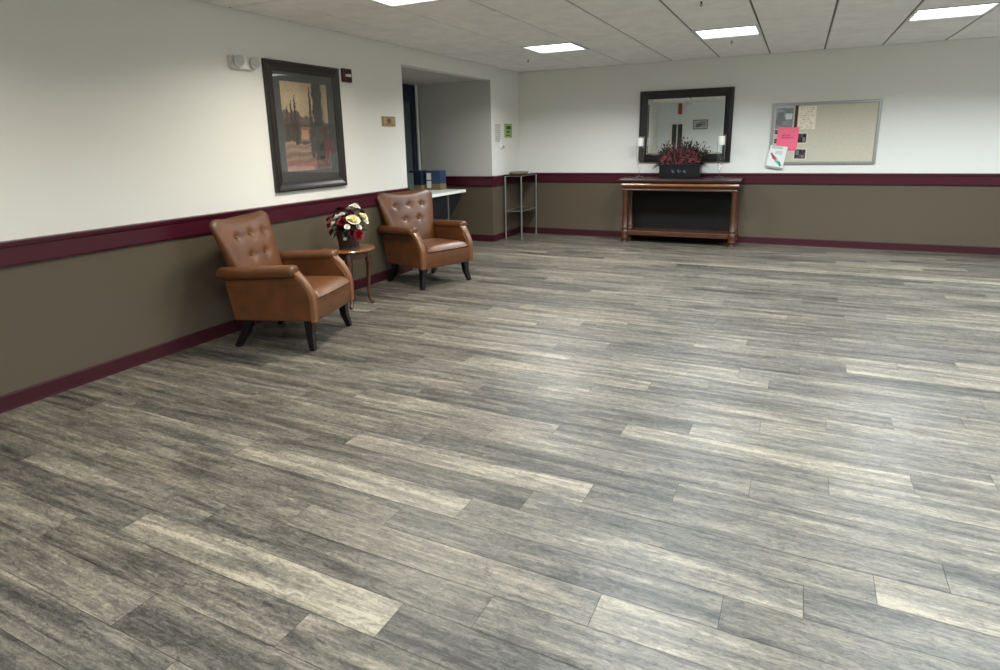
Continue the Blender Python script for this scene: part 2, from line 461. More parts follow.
# sprinklers
for (sx, sy, lab) in ((.69, -1.27, 'small pendant sprinkler on the ceiling by the corner light'),
                      (3.15, -1.42, 'small pendant sprinkler on the ceiling in front of the mirror light'),
                      (3.14, -3.68, 'small pendant sprinkler at the very top edge of the photo')):
    t = thing('sprinkler', lab, 'sprinkler', (sx, sy, H+.006), 0, 'ceiling sprinklers'); t.scale = (.62, .62, .62)
    bm = bmesh.new(); lathe(bm, [(.0, 0), (.035, -.002), (.03, -.008), (.012, -.012), (.01, -.035), (.0, -.036)], n=16)
    obj('body', bm, M_sprk, t, smooth=True, autosmooth=40)
    bm = bmesh.new(); lathe(bm, [(.0, -.056), (.018, -.057), (.02, -.06), (.0, -.062)], n=12)
    tube(bm, [(-.009, 0, -.033), (-.012, 0, -.046), (0, 0, -.057)], .003); tube(bm, [(.009, 0, -.033), (.012, 0, -.046), (0, 0, -.057)], .003)
    obj('deflector', bm, M_sprk, t)

# ------------------------------------------------------------------ armchairs
CX = .29         # local origin sits under the middle of the chair; front legs at x = CX
def sup(a, e):
    c, s = math.cos(a), math.sin(a)
    return (math.copysign(abs(c)**e, c), math.copysign(abs(s)**e, s))
def make_chair():
    t = thing('armchair', '', 'armchair', group='tan leather armchairs')
    # seat box between the arms, front panel swelling slightly
    bm = bmesh.new(); loops = []
    for z, fx in ((.212, .030), (.225, .036), (.30, .044), (.355, .046), (.372, .040)):
        L = []
        n = 10
        for i in range(n+1):
            y = -.285 + .57*i/n
            L.append((CX+fx+.012*(1-(y/.285)**2), y, z))
        L += [(CX-.585, .285, z), (CX-.585, -.285, z)]
        loops.append(L)
    loft(bm, loops)
    obj('seat_base', bm, M_leather, t, smooth=True, autosmooth=50)
    # seat cushion: crowned, rolled front edge
    bm = bmesh.new(); NXS, NYS = 18, 14
    def seat_pt(u, v):
        x = -.47 + .53*u; y = -.272 + .544*v
        crown = .028*(1-(2*v-1)**4)*(1-(2*u-1)**6)
        z = .405 + .012*u + crown
        if u > .9:
            z -= .035*((u-.9)/.1)**2
        ww = 1-(max(0, abs(2*v-1)-.9)/.1)**2*.06
        x += .012*(1-(2*v-1)**2)*u
        return (CX+x, y*ww, z)
    top = [[bm.verts.new(seat_pt(i/NXS, j/NYS)) for j in range(NYS+1)] for i in range(NXS+1)]
    bot = [[bm.verts.new((CX-.47+.505*i/NXS+.012*(1-(2*j/NYS-1)**2)*i/NXS, -.272+.544*j/NYS, .360)) for j in range(NYS+1)] for i in range(NXS+1)]
    for G in (top, bot):
        for i in range(NXS):
            for j in range(NYS): bm.faces.new((G[i][j], G[i+1][j], G[i+1][j+1], G[i][j+1]))
    for i in range(NXS):
        for j in (0, NYS): bm.faces.new((top[i][j], top[i+1][j], bot[i+1][j], bot[i][j]))
    for j in range(NYS):
        for i in (0, NXS): bm.faces.new((top[i][j], top[i][j+1], bot[i][j+1], bot[i][j]))
    cush = obj('seat_cushion', bm, M_leather, t, smooth=True, autosmooth=70)
    # arms
    prof = [(-.575, .208), (.032, .222), (.036, .30), (.030, .405), (.004, .455), (-.095, .585), (-.30, .575), (-.635, .555)]
    for s in (-1, 1):
        bm = bmesh.new(); prism(bm, [(CX+a, b) for a, b in prof], s*.272, s*.335)
        arm = obj('arm', bm, M_leather, t, bevel=.012, segs=3)
        # padded roll on top of the arm
        bm = bmesh.new(); loops = []
        st = [(-.665, .30), (-.66, .75), (-.645, 1.0), (-.45, 1.0), (-.25, 1.0), (-.13, 1.0), (-.090, .97), (-.072, .85), (-.064, .5)]
        for x, k in st:
            zc = .552 + .028*(x+.66)/.6
            L = []
            for i in range(16):
                c, s2 = sup(2*PI*i/16, .8)
                L.append((CX+x, s*.322 + c*.058*k, zc + s2*.044*k))
            loops.append(L)
        loft(bm, loops)
        obj('arm_pad', bm, M_leather, arm, smooth=True, autosmooth=60)
        # facing strip that runs down the sloped arm front, piped on both edges
        path = [(-.082, .575), (-.068, .562), (-.020, .512), (.012, .458), (.036, .408), (.042, .36), (.042, .29), (.040, .214)]
        bm = bmesh.new(); loops = []
        for i, (x, z) in enumerate(path):
            a = Vector(path[max(i-1, 0)]); b = Vector(path[min(i+1, len(path)-1)]); dd = (b-a).normalized()
            nx, nz = -dd.y, dd.x
            if nx < 0: nx, nz = -nx, -nz
            hw = .037 if i < 2 else .034 - .001*i
            yc = s*.308
            loops.append([(CX+x+nx*o, yc+yy*hw, z+nz*o) for yy, o in ((-1, -.02), (-1, .004), (-.75, .011), (-.4, .008), (.4, .008), (.75, .011), (1, .004), (1, -.02))])
        loft(bm, loops)
        obj('arm_facing', bm, M_leather_dk, arm, smooth=True, autosmooth=50)
    # backrest, tufted
    btn = [(-.170, .785), (0, .79), (.170, .785), (-.088, .645), (.088, .645)]
    bm = bmesh.new(); loops = []
    NF, NZ = 44, 34
    def zt(y): return .903 + .032*min(1, abs(y)/.30)**1.7
    def fx(z): return -.452 - .365*(z-.40)
    def rx(z): return -.565 - .125*((z-.21)/.71)
    ts = [0, .02] + [.03+.91*i/NZ for i in range(NZ+1)] + [.965, .985, .996, 1.0]
    for tt in ts:
        L = []
        shrink = 1.0
        if tt > .94: shrink = math.sqrt(max(0.0, 1-((tt-.94)/.06)**2))*.8+.2
        hw = .235 + .128*tt
        if tt > .94: hw -= .020*((tt-.94)/.06)**2
        front, rear = [], []
        for i in range(NF+1):
            v = -1+2*i/NF
            y = v*hw
            z = .30 + (zt(y)-.026*max(0, (abs(v)-.76)/.24)**2-.30)*tt
            xf, xr = fx(max(z, .34)), rx(z)
            mid = (xf+xr)/2; half = (xf-xr)/2
            edge = (1-abs(v)**5)**.5 if abs(v) < 1 else 0
            puff = .018*(1-v**4)*math.sin(PI*min(1, max(0, (z-.40)/.55)))
            xx = mid + half*shrink*(.35+.65*edge) + puff*shrink
            for by, bz in btn:
                r2 = (y-by)**2 + ((z-bz)*1.0)**2
                xx -= .018*math.exp(-r2/.00080)*shrink
                # soft pleat fanning out sideways from each button
                xx -= .006*math.exp(-((z-bz)/.010)**2)*math.exp(-((y-by)/.07)**2)*shrink
            front.append((CX+xx, y, z))
            rear.append((CX+mid-half*shrink*(.45+.55*edge), y, z))
        loops.append(front + rear[::-1])
    loft(bm, loops)
    back = obj('backrest', bm, M_leather, t, smooth=True, autosmooth=75)
    for by, bz in btn:
        bm = bmesh.new(); bmesh.ops.create_uvsphere(bm, u_segments=12, v_segments=8, radius=.011)
        xx = fx(bz) + .018*math.sin(PI*(bz-.40)/.55) - .015
        for v in bm.verts: v.co = Vector((v.co.x*.6, v.co.y, v.co.z)) + Vector((CX+xx, by, bz))
        obj('button', bm, M_leather_dk, back, smooth=True)
    # legs
    for s in (-1, 1):
        bm = bmesh.new(); tube(bm, [(CX-.022, s*.268, .225), (CX-.020, s*.280, .11), (CX+.002, s*.308, 0)], [.033, .026, .019], n=4, sq=True)
        obj('leg', bm, M_black, t, bevel=.004)
        bm = bmesh.new(); tube(bm, [(CX-.50, s*.262, .225), (CX-.535, s*.272, .11), (CX-.605, s*.294, 0)], [.034, .027, .019], n=4, sq=True)
        obj('leg', bm, M_black, t, bevel=.004)
    return t
chair = make_chair()
def chair_at(fx, fy, ang):
    return (fx-CX*math.cos(ang), fy-CX*math.sin(ang), 0)
a1 = math.radians(14.5); a2 = math.radians(-21)
chair.location = chair_at(.835, -5.516, a1); chair.rotation_euler = (0, 0, a1)
chair['label'] = 'tan leather tufted armchair under the framed cypress picture, nearest the camera'
dup(chair, chair_at(.765, -3.665, a2), a2, 'tan leather tufted armchair beside the wall opening, in front of the white table')

# ------------------------------------------------------------------ side table with flowers
TX, TY, TZ = .34, -4.65, .525
t = thing('side_table', 'small round wooden side table with curved legs between the two armchairs', 'side table', (TX, TY, 0), math.radians(-9))
bm = bmesh.new(); lathe(bm, [(.0, TZ-.024), (.222, TZ-.024), (.235, TZ-.016), (.237, TZ-.008), (.232, TZ-.001), (.223, TZ), (0, TZ)], n=48)
obj('tabletop', bm, M_oaktop, t, smooth=True, autosmooth=35)
bm = bmesh.new(); lathe(bm, [(.165, TZ-.085), (.172, TZ-.08), (.172, TZ-.024), (.0, TZ-.024), (0, TZ-.03), (.155, TZ-.03), (.155, TZ-.085)], n=40)
obj('apron', bm, M_dwood, t, smooth=True, autosmooth=35)
for q in range(4):
    a = PI/4 + q*PI/2; ca, sa = math.cos(a), math.sin(a)
    bm = bmesh.new()
    pr = [(.150, TZ-.026, .020), (.165, TZ-.08, .022), (.172, TZ-.15, .020), (.165, TZ-.25, .015), (.156, .16, .012), (.155, .08, .010), (.166, .035, .012), (.185, .012, .014), (.192, .0, .010)]
    tube(bm, [(r*ca, r*sa, z) for r, z, _ in pr], [r*1.35 for _, _, r in pr], n=10)
    obj('leg', bm, M_dwood, t, smooth=True, autosmooth=60)

def rose(bm, c, r, tilt, rnd, layers=4):
    # nested cupped petals
    M = Matrix.Translation(c) @ Matrix.Rotation(tilt[1], 4, 'Z') @ Matrix.Rotation(tilt[0], 4, 'Y')
    for li in range(layers):
        n = 3+li; rr = r*(.25+.75*li/(layers-1)); hgt = r*(.95-.22*li)
        for p in range(n):
            a0 = 2*PI*(p/n)+li*.7+rnd.uniform(-.1, .1); wid = 2*PI/n*.72
            G = []
            for iu in range(4):
                u = iu/3; row = []
                for iv in range(5):
                    v = -1+2*iv/4; a = a0+v*wid*(.5+.5*math.sin(PI*(.25+.6*u)))
                    rad = rr*(.35+.65*u**.7) + (.10*r*u**3)*(li/(layers-1))
                    z = hgt*u*(1-.22*v*v) - .25*r
                    row.append(bm.verts.new(M @ Vector((rad*math.cos(a), rad*math.sin(a), z))))
                G.append(row)
            for iu in range(3):
                for iv in range(4): bm.faces.new((G[iu][iv], G[iu][iv+1], G[iu+1][iv+1], G[iu+1][iv]))
    lathe(bm, [(0, -.32*r), (.35*r, -.2*r), (.3*r, .1*r), (.0, .3*r)], n=8, M=M)

def leaf(bm, base, d, ln, wd, droop=.3, nrm=None):
    d = Vector(d).normalized(); up = Vector((0, 0, 1))
    side = d.cross(up)
    if side.length < .05: side = Vector((1, 0, 0))
    side.normalize(); nn = side.cross(d)
    P = []
    for i in range(5):
        u = i/4; c = Vector(base)+d*ln*u - up*droop*ln*u*u
        wv = wd*math.sin(PI*(.08+.92*u)**.8)*(.999 if i < 4 else .02)
        P.append((bm.verts.new(c-side*wv+nn*wv*.3), bm.verts.new(c-nn*.0), bm.verts.new(c+side*wv+nn*wv*.3)))
    for a, b in zip(P[:-1], P[1:]):
        bm.faces.new((a[0], a[1], b[1], b[0])); bm.faces.new((a[1], a[2], b[2], b[1]))

rnd = random.Random(5)
fl = thing('flower_arrangement', 'basket of red and cream artificial roses on the small side table', 'flowers', (TX+.03, TY-.02, TZ))
bm = bmesh.new()
loops = []
NB = 40
for i in range(15):
    z = .17*i/14
    L = []
    for k2 in range(NB):
        a = 2*PI*k2/NB
        rr = .085+.028*i/14 + .0035*math.sin(a*20+(i % 2)*PI) + (.006 if i in (13, 14, 0) else 0)
        L.append((rr*math.cos(a), rr*math.sin(a), z))
    loops.append(L)
for i in (14, 6, 1):
    loops.append([(p[0]*.85, p[1]*.85, max(p[2]*.97, .012)) for p in loops[i]])
loft(bm, loops)
obj('basket', bm, M_wicker, fl, smooth=True, autosmooth=60)
bm = bmesh.new()
for i in range(170):
    a = rnd.uniform(0, 2*PI); e = rnd.uniform(-.2, 1.2); d = Vector((math.cos(a)*math.cos(e), math.sin(a)*math.cos(e), math.sin(e)))
    leaf(bm, Vector((0, 0, .17))+d*rnd.uniform(.02, .10)*Vector((1, 1, .8)).length*.6, d, rnd.uniform(.06, .12), rnd.uniform(.014, .024), rnd.uniform(.1, .6))
obj('foliage', bm, M_leafd, fl)
VR = Vector((.90, .43, 0)); VF = Vector((.43, -.90, 0))       # across and towards the viewer
# across, toward, height, radius, kind
BL = [(-.155, .02, .215, .036, 'r'), (-.135, .05, .155, .032, 'd'), (-.06, -.02, .345, .044, 'd'), (-.015, .10, .255, .042, 'r'), (.075, .09, .265, .052, 'c'),
      (.075, -.01, .365, .044, 'w'), (.02, -.04, .345, .034, 'w'), (-.085, .03, .285, .026, 'w'), (.155, .03, .285, .036, 'c'), (.175, .05, .245, .026, 'w'), (.03, .14, .21, .022, 'w'), (-.03, .06, .31, .024, 'w'), (.115, .07, .20, .024, 'w'), (-.165, .0, .265, .03, 'r'), (.045, .06, .33, .03, 'd'), (.120, .12, .135, .042, 'r'),
      (.07, .13, .155, .03, 'd'), (-.115, -.02, .285, .03, 'r'), (.13, -.05, .31, .03, 'd'), (-.055, .11, .195, .026, 'd'), (.0, -.12, .27, .04, 'r'), (.10, -.12, .24, .036, 'c'), (-.1, -.1, .24, .036, 'w'), (-.11, .07, .235, .022, 'w')]
PM = {'r': M_redp, 'd': M_dredp, 'c': M_creamp, 'w': M_whitep}
for (ac, to, hh, rr, kd) in BL:
    c = VR*ac + VF*to; c.z = hh
    dd = Vector((c.x, c.y, hh-.10)).normalized()
    bm = bmesh.new(); rose(bm, c, rr*1.12, (math.acos(max(-1, min(1, dd.z))), math.atan2(dd.y, dd.x)), rnd)
    b = obj('blossom', bm, PM[kd], fl, smooth=True)
    b['label'] = {'r': 'red rose', 'd': 'dark burgundy rose', 'c': 'cream rose', 'w': 'white rose'}[kd]
bm = bmesh.new()
for (ac, to, hh, rr, kd) in BL:
    c = VR*ac + VF*to; c.z = hh
    tube(bm, [(0, 0, .06), (c.x*.5, c.y*.5, .06+(hh-.06)*.6), c*.98], .0025, n=5)
obj('stems', bm, M_leafd, fl)
bm = bmesh.new()
c = VF*.113 + VR*(-.005); c.z = .10
Mt = Matrix.Translation(c) @ Matrix.Rotation(math.atan2(VF.y, VF.x), 4, 'Z')
box(bm, -.002, .002, -.014, .014, -.012, .014, M=Mt)
obj('tag', bm, M_white, fl)

# ------------------------------------------------------------------ left wall: picture, emergency light, alarm, plaque
# picture hangs on x = 0 facing +x : local X runs along +Y of the room
def on_left(o, y, z, x=0.0):
    o.location = (x, y, z); o.rotation_euler = (0, 0, PI/2)
PW, PH = .905, 1.06
pic = thing('framed_picture', 'large dark framed print of cypress trees at sunset above the nearest armchair', 'picture')
on_left(pic, -5.118, 1.045)
bm = bmesh.new()
fp = [(0, 0), (0, .030), (.012, .040), (.030, .036), (.055, .024), (.075, .020), (.085, .018), (.085, .006), (.0, .0)]
def frame_loft(bm, W_, H_, prof):
    # prof: (inset, depth towards -Y)
    loops = []
    for ins, dep in prof:
        loops.append([(ins, -dep, ins), (W_-ins, -dep, ins), (W_-ins, -dep, H_-ins), (ins, -dep, H_-ins)])
    rows = [[bm.verts.new(p) for p in L] for L in loops]
    m_ = len(rows)
    for i in range(m_):
        a, b = rows[i], rows[(i+1) % m_]
        for q in range(4): bm.faces.new((a[q], a[(q+1) % 4], b[(q+1) % 4], b[q]))
frame_loft(bm, PW, PH, fp[:-1])
obj('frame', bm, M_frame2, pic)
bm = bmesh.new(); ax0, ax1, az0, az1 = .160, .735, .165, .905
for r_ in ((.08, ax0, .08, PH-.08), (ax1, PW-.08, .08, PH-.08), (ax0, ax1, .08, az0), (ax0, ax1, az1, PH-.08)):
    box(bm, r_[0], r_[1], -.012, -.002, r_[2], r_[3])
obj('mat_board', bm, M_mat, pic)
def art(u, v):
    rs = random.Random(int(u*1000)*7919+int(v*1000)); j = rs.uniform(-11, 11)
    wob = .004*math.sin(v*61+u*9)+.003*math.sin(v*137)
    c = [206-70*max(0, u-.35)-50*abs(v-.82), 178-66*max(0, u-.35)-58*abs(v-.82), 136-54*max(0, u-.35)-58*abs(v-.82)]
    hill = .63+.05*math.sin(u*6+.6)+.025*math.sin(u*27)
    if v < hill: c = [112, 92, 76]
    if v < hill-.10: c = [96, 78, 66]
    if abs(u-.44+wob) < .12 and .33 < v < .50: c = [150, 108, 82]
    if abs(u-.44+wob) < .075 and .36 < v < .47: c = [196, 142, 104]
    fld = .32+.02*math.sin(u*11)
    if v < fld:
        k = (fld-v)/fld
        b = math.sin(k*23+u*5)*.5+.5
        c = [150+34*b, 112+28*b, 92+22*b]
        if k > .30: c = [128+44*b, 96+30*b, 84+20*b]
        if k > .62: c = [150+30*b, 96+18*b, 88+12*b]
        if k > .84: c = [190, 142, 122] if u < .6 else [150, 92, 90]
    if u > .66 and v < .50 and rs.random() < .7: c = [98+24*rs.random(), 80, 74]
    for (tu, tw, b0, b1, cc) in ((.10, .04, .34, .74, (84, 70, 60)), (.19, .038, .36, .82, (78, 64, 54)), (.27, .042, .30, .86, (70, 60, 52)), (.33, .03, .36, .68, (88, 70, 60)),
                                 (.60, .05, .14, .97, (78, 72, 64)), (.76, .115, .12, 1.2, (68, 66, 62)), (.92, .06, .18, .55, (96, 74, 68))):
        if b0 < v < b1:
            h_ = (v-b0)/(b1-b0); wv = tw*(1-h_**2.2)**.6*(.75+.25*math.sin(PI*min(1, h_*1.5)))
            if b1 > 1: wv = tw*(.9+.1*math.sin(v*30))
            if abs(u-tu+wob) < wv: c = list(cc)
    if u > .90 and v > .55: c = [176, 150, 112]
    return [max(0, min(255, (q*.72+.28*sum(c)/3)*.88+j)) for q in c]
p_ = painted('print', ax1-ax0, az1-az0, 64, 84, art, M_art, .003, pic); p_.location = (ax0, -.004, az0)
g_ = obj('glass', bx(.084, PW-.084, -.0165, -.0145, .084, PH-.084), M_picglass, pic)

em = thing('emergency_light', 'white emergency light with two round lamp heads beside the framed picture', 'emergency light'); on_left(em, -5.465, 2.0)
bm = bmesh.new(); prism(bm, [(.035, .0), (.235, .0), (.262, .02), (.262, .085), (.245, .10), (.03, .10), (.012, .085), (.012, .02)], -.038, 0)
obj('housing', bm, M_white, em, bevel=.006)
for xx in (.066, .222):
    Mh = Matrix.Translation((xx, -.036, .056)) @ Matrix.Rotation(PI/2, 4, 'X') @ Matrix.Diagonal((.95, .95, .62, 1))
    bm = bmesh.new(); lathe(bm, [(.0, 0), (.03, 0), (.046, .02), (.050, .05), (.047, .055), (.043, .050), (.02, .03), (0, .03)], n=20, M=Mh)
    hd = obj('lamp_head', bm, M_offw, em, smooth=True, autosmooth=40)
    bm = bmesh.new(); lathe(bm, [(.0, .048), (.043, .048), (.040, .054), (.0, .058)], n=20, M=Mh)
    obj('lamp_lens', bm, mat('lamp_lens', (176, 178, 176), .15, spec=.6), hd, smooth=True, autosmooth=40)

al = thing('fire_alarm', 'dark red fire alarm with a white strobe to the right of the framed picture', 'fire alarm'); on_left(al, -4.15, 1.995)
obj('housing', bx(0, .13, -.028, 0, 0, .122), M_red, al, bevel=.006)
M_grille = mat('alarm_grille', (40, 16, 20), .5)
for zb in (.008, .079):
    bm = bmesh.new()
    for r_ in range(3): box(bm, .012, .118, -.031, -.027, zb+r_*.013, zb+.006+r_*.013)
    for c_ in range(6): box(bm, .012+c_*.020, .018+c_*.020, -.0305, -.027, zb, zb+.032)
    obj('grille', bm, M_grille, al)
obj('strobe', bx(.03, .10, -.045, -.026, .050, .072), M_white, al, bevel=.005)

pl = thing('wall_plaque', 'small brass coloured plaque on the wall to the left of the opening', 'plaque'); on_left(pl, -3.555, 1.602)
obj('plate', bx(0, .235, -.012, 0, 0, .10), M_brass, pl, bevel=.004)
bm = bmesh.new()
for a_ in range(5):
    an = PI*(.15+.7*a_/4)
    Ml = Matrix.Translation((.1175, -.013, .035)) @ Matrix.Rotation(-(an-PI/2), 4, 'Y')
    box(bm, -.007, .007, -.002, .002, .0, .045, M=Ml)
box(bm, .05, .185, -.015, -.011, .020, .028)
obj('emblem', bm, M_brassd, pl)
bm = bmesh.new()
for r_ in ((.01, .225, .008, .012), (.01, .225, .088, .092), (.01, .014, .012, .088), (.221, .225, .012, .088)): box(bm, r_[0], r_[1], -.014, -.011, r_[2], r_[3])
obj('border', bm, M_brassd, pl)

# papers on the short wall between opening and corner
def lines_fn(base, ink, rows, l=.12, r=.88, head=None, dens=.75):
    def fn(u, v):
        if head and v > head[0]: return head[1]
        k = int(v*rows*2)
        rs = random.Random(k*31+int(u*18))
        if k % 2 == 0 and l < u < r and rs.random() < dens: return ink
        return base
    return fn
def sheet(name, w_, h_, nu, nv, fn, label, cat, y=None, z=None, x=None, left=False, tilt=0.0, off=.0003, group=None, mt=None):
    o = painted(name, w_, h_, nu, nv, fn, mt or M_print, .0015)
    tag(o, label, cat, group)
    if left:
        o.location = (off, y, z); o.rotation_euler = (0, tilt, PI/2)
        o.rotation_mode = 'XYZ'
    else:
        o.location = (x, -off, z); o.rotation_euler = (0, tilt, 0)
    return o
sheet('wall_notice', .20, .25, 16, 24, lines_fn((206, 206, 200), (158, 158, 156), 8), 'white printed notice left of the green notice, above the metal stand', 'notice', y=-.87, z=1.42, left=True)
def green(u, v):
    if .62 < v < .82 and .25 < u < .85: return (52, 74, 40)
    if .34 < v < .52 and .3 < u < .72: return (70, 96, 52)
    if .12 < v < .2 and .2 < u < .7: return (84, 110, 60)
    return (146, 172, 106)
sheet('green_notice', .27, .20, 20, 18, green, 'green printed notice on the wall between the opening and the corner', 'notice', y=-.54, z=1.475, left=True)
th = thing('wall_thermostat', 'white wall thermostat below the white notice', 'thermostat'); on_left(th, -.70, 1.325)
obj('cover', bx(0, .105, -.03, 0, 0, .13), M_white, th, bevel=.006)
obj('dial', bx(.02, .085, -.034, -.03, .012, .03), mat('dial_grey', (110, 110, 108), .4), th)

# ------------------------------------------------------------------ slim metal stand in the corner
st = thing('metal_stand', 'tall slim metal console stand in the corner under the green notice', 'stand', (.035, -.66, 0))
SW, SL, SH = .285, .60, .955
for lx in (.014, SW-.014):
    for ly in (.014, SL-.014):
        r_ = .013
        bm = bmesh.new(); tube(bm, [(lx, ly, 0), (lx, ly, SH-.03)], r_, n=12); lathe(bm, [(0, 0), (.018, 0), (.018, .012), (0, .014)], (lx, ly, 0), 12)
        obj('leg', bm, M_chrome, st, smooth=True, autosmooth=40)
for z in (.415, SH-.03):
    bm = bmesh.new()
    for a, b in (((.014, .014), (SW-.014, .014)), ((.014, SL-.014), (SW-.014, SL-.014)), ((.014, .014), (.014, SL-.014)), ((SW-.014, .014), (SW-.014, SL-.014))):
        tube(bm, [(a[0], a[1], z), (b[0], b[1], z)], .008, n=8)
    obj('rail', bm, M_chrome, st, smooth=True, autosmooth=50)
obj('shelf', bx(.016, SW-.016, .016, SL-.016, .411, .419), mat('smoked_glass', (60, 62, 62), .1), st)
obj('top', bx(.0, SW, 0, SL, SH-.022, SH-.008), mat('stand_top_dark', (48, 44, 44), .25), st, bevel=.003)
b_ = obj('woven_tray', bmesh.new(), M_tan)
bm = bmesh.new()
loops = []
for z, r_ in ((0, .085), (.0, .12), (.028, .135), (.030, .128), (.006, .112), (.006, .08)):
    loops.append([(r_*math.cos(2*PI*i/32), r_*1.5*math.sin(2*PI*i/32), z) for i in range(32)])
loft(bm, loops); bm.to_mesh(b_.data); bm.free()
for p in b_.data.polygons: p.use_smooth = True
b_.location = (.035+.143, -.66+.22, SH-.008); tag(b_, 'shallow tan oval tray on top of the metal stand', 'tray')
sc_ = obj('paper_slips', bx(0, .10, 0, .07, 0, .012), M_white); sc_.location = (.14, -.17, SH-.008); sc_.rotation_euler = (0, 0, .3)
tag(sc_, 'small pile of white paper slips at the back of the metal stand', 'paper')

# ------------------------------------------------------------------ white table in the niche, boxes on it
wt = thing('white_table', 'white topped table with dark base inside the wall opening', 'table', (-.29, -1.24, 0))
obj('tabletop', bx(-.80, 0, -1.40, 0, .737, .775), M_tabwhite, wt, bevel=.004)
bm = bmesh.new(); prism(bm, [(-.03, .737), (-1.37, .737), (-1.37, .60), (-.62, .42), (-.40, .42), (-.10, .66)], -.06, -.04, plane='yz')
M_under = mat('table_base_dark', (9, 12, 20), 0.5)
obj('side_panel', bm, M_under, wt)
obj('back_panel', bx(-.78, -.76, -1.37, -.03, .40, .737), M_under, wt)
for yy in (-.45, -1.30):
    for xx in (-.05, -.77):
        bm = bmesh.new(); tube(bm, [(xx, yy, .735), (xx, yy, 0)], .016, n=4, sq=True)
        obj('leg', bm, mat('table_leg_grey', (60, 64, 70), .4) if False else M_chrome, wt)
def carton(name, x0, x1, y0, y1, h_, top, label, cut=.075, lab=None):
    r_ = thing(name, label, 'box', ((x0+x1)/2, (y0+y1)/2, .775), 0, 'boxes on the white table')
    hx, hy = (x1-x0)/2, (y1-y0)/2
    obj('tray', bx(-hx, hx, -hy, hy, 0, cut), M_tan, r_, bevel=.003)
    obj('sleeve', bx(-hx+.002, hx-.002, -hy+.002, hy-.002, cut-.002, h_), top, r_, bevel=.003)
    if lab:
        bm = bmesh.new()
        for (a, b, c, e) in lab: box(bm, -hx+a, -hx+b, -hy-.003, -hy+.003, c, e)
        obj('label', bm, M_white, r_)
    return r_
carton('display_box', -.845, -.600, -1.42, -1.25, .265, M_blue, 'blue box with two white labels on the white table', .085, [(.025, .095, .025, .125), (.025, .095, .14, .235)])
carton('display_box', -1.06, -.86, -1.50, -1.30, .27, M_dblue, 'dark navy box left of the blue box on the white table', .07, [])
bd = obj('binder', bx(-.03, .03, -.11, .11, 0, .25), M_teal, bevel=.004); bd.location = (-1.02, -1.66, .775); bd.rotation_euler = (0, 0, -.9)
tag(bd, 'grey green binder standing at the left of the boxes on the white table', 'binder')

# ------------------------------------------------------------------ console table and things on it
ct = thing('console_table', 'long mahogany console table with column legs against the back wall', 'console table', (2.49, -.22, 0))
CW = .79; F = -.22     # half width, front
bm = bmesh.new()
prof = [(-.215, .832), (-.222, .842), (-.224, .862), (-.220, .880), (-.205, .886), (.20, .886), (.20, .832)]
loft(bm, [[(x, y, z) for y, z in prof] for x in (-CW, CW)])
obj('tabletop', bm, M_mahog_dk, ct, bevel=.004)
bm = bmesh.new()
prof = [(-.165, .772), (-.185, .776), (-.200, .788), (-.205, .802), (-.200, .816), (-.188, .828), (-.17, .832), (.195, .832), (.195, .772)]
loft(bm, [[(x, y, z) for y, z in prof] for x in (-CW+.02, CW-.03)])
M_frieze_highlight = mat('frieze_wood_painted_highlight', (132, 84, 50), 0.2, spec=0.5, coat=1.0, var=0.2, vscale=7, stretch=(1, 6, 6))  # frieze wood lightened: its glossy highlight is painted into the base colour
obj('frieze', bm, M_frieze_highlight, ct, smooth=True, autosmooth=50)
bm = bmesh.new(); box(bm, -CW+.04, CW-.05, -.17, .19, .745, .772); box(bm, -CW+.03, CW-.04, -.19, .19, .722, .745)
obj('apron', bm, M_mahog, ct, bevel=.005)
colp = [(.0, .722), (.050, .722), (.050, .700), (.042, .690), (.040, .60), (.041, .40), (.043, .215), (.052, .205), (.052, .190), (.044, .180), (.058, .150), (.060, .120), (.052, .09), (.060, .075), (.060, .05), (.045, .035), (.052, .0), (0, 0)]
for xx in (-.715, .715):
    for yy in (-.145, .155):
        bm = bmesh.new(); lathe(bm, [(r_*.92, z) for r_, z in colp], (xx, yy, 0), 24)
        obj('leg', bm, M_mahog, ct, smooth=True, autosmooth=40)
bm = bmesh.new(); box(bm, -.68, .68, -.16, .17, .10, .165)
obj('shelf', bm, M_mahog, ct, bevel=.006)
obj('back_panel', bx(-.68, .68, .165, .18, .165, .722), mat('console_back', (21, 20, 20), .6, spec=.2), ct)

ZT = .886
# planter
pb = thing('planter', 'black rectangular planter of pink heather flowers on the console table', 'planter', (2.475, -.21, ZT))
bm = bmesh.new()
hx, hy, hz = .27, .085, .185
def rr(hx_, hy_, z): return [(-hx_, -hy_, z), (hx_, -hy_, z), (hx_, hy_, z), (-hx_, hy_, z)]
loft(bm, [rr(hx*.96, hy*.94, 0), rr(hx*.98, hy*.97, .02), rr(hx, hy, hz-.02), rr(hx+.008, hy+.008, hz-.015), rr(hx+.008, hy+.008, hz), rr(hx-.006, hy-.006, hz), rr(hx-.012, hy-.012, hz-.03)])
obj('box', bm, M_tin, pb, bevel=.003)
for xx in (-.075, 0.0, .075):
    bm = bmesh.new()
    for q in range(8):
        Mq = Matrix.Translation((xx, -hy-.0005, .095)) @ Matrix.Rotation(q*PI/4, 4, 'Y')
        loft(bm, [[Mq @ Vector(p) for p in ((.004, 0, -.003), (.018, -.006, -.009), (.030, -.002, 0), (.018, -.006, .009), (.004, 0, .003))],
                  [Mq @ Vector(p) for p in ((.004, .004, -.003), (.018, .004, -.009), (.030, .004, 0), (.018, .004, .009), (.004, .004, .003))]])
    obj('rosette', bm, mat('planter_relief', (40, 44, 54), .35) if xx == -.075 else bpy.data.materials['planter_relief'], pb)
rnd = random.Random(11)
bm = bmesh.new()
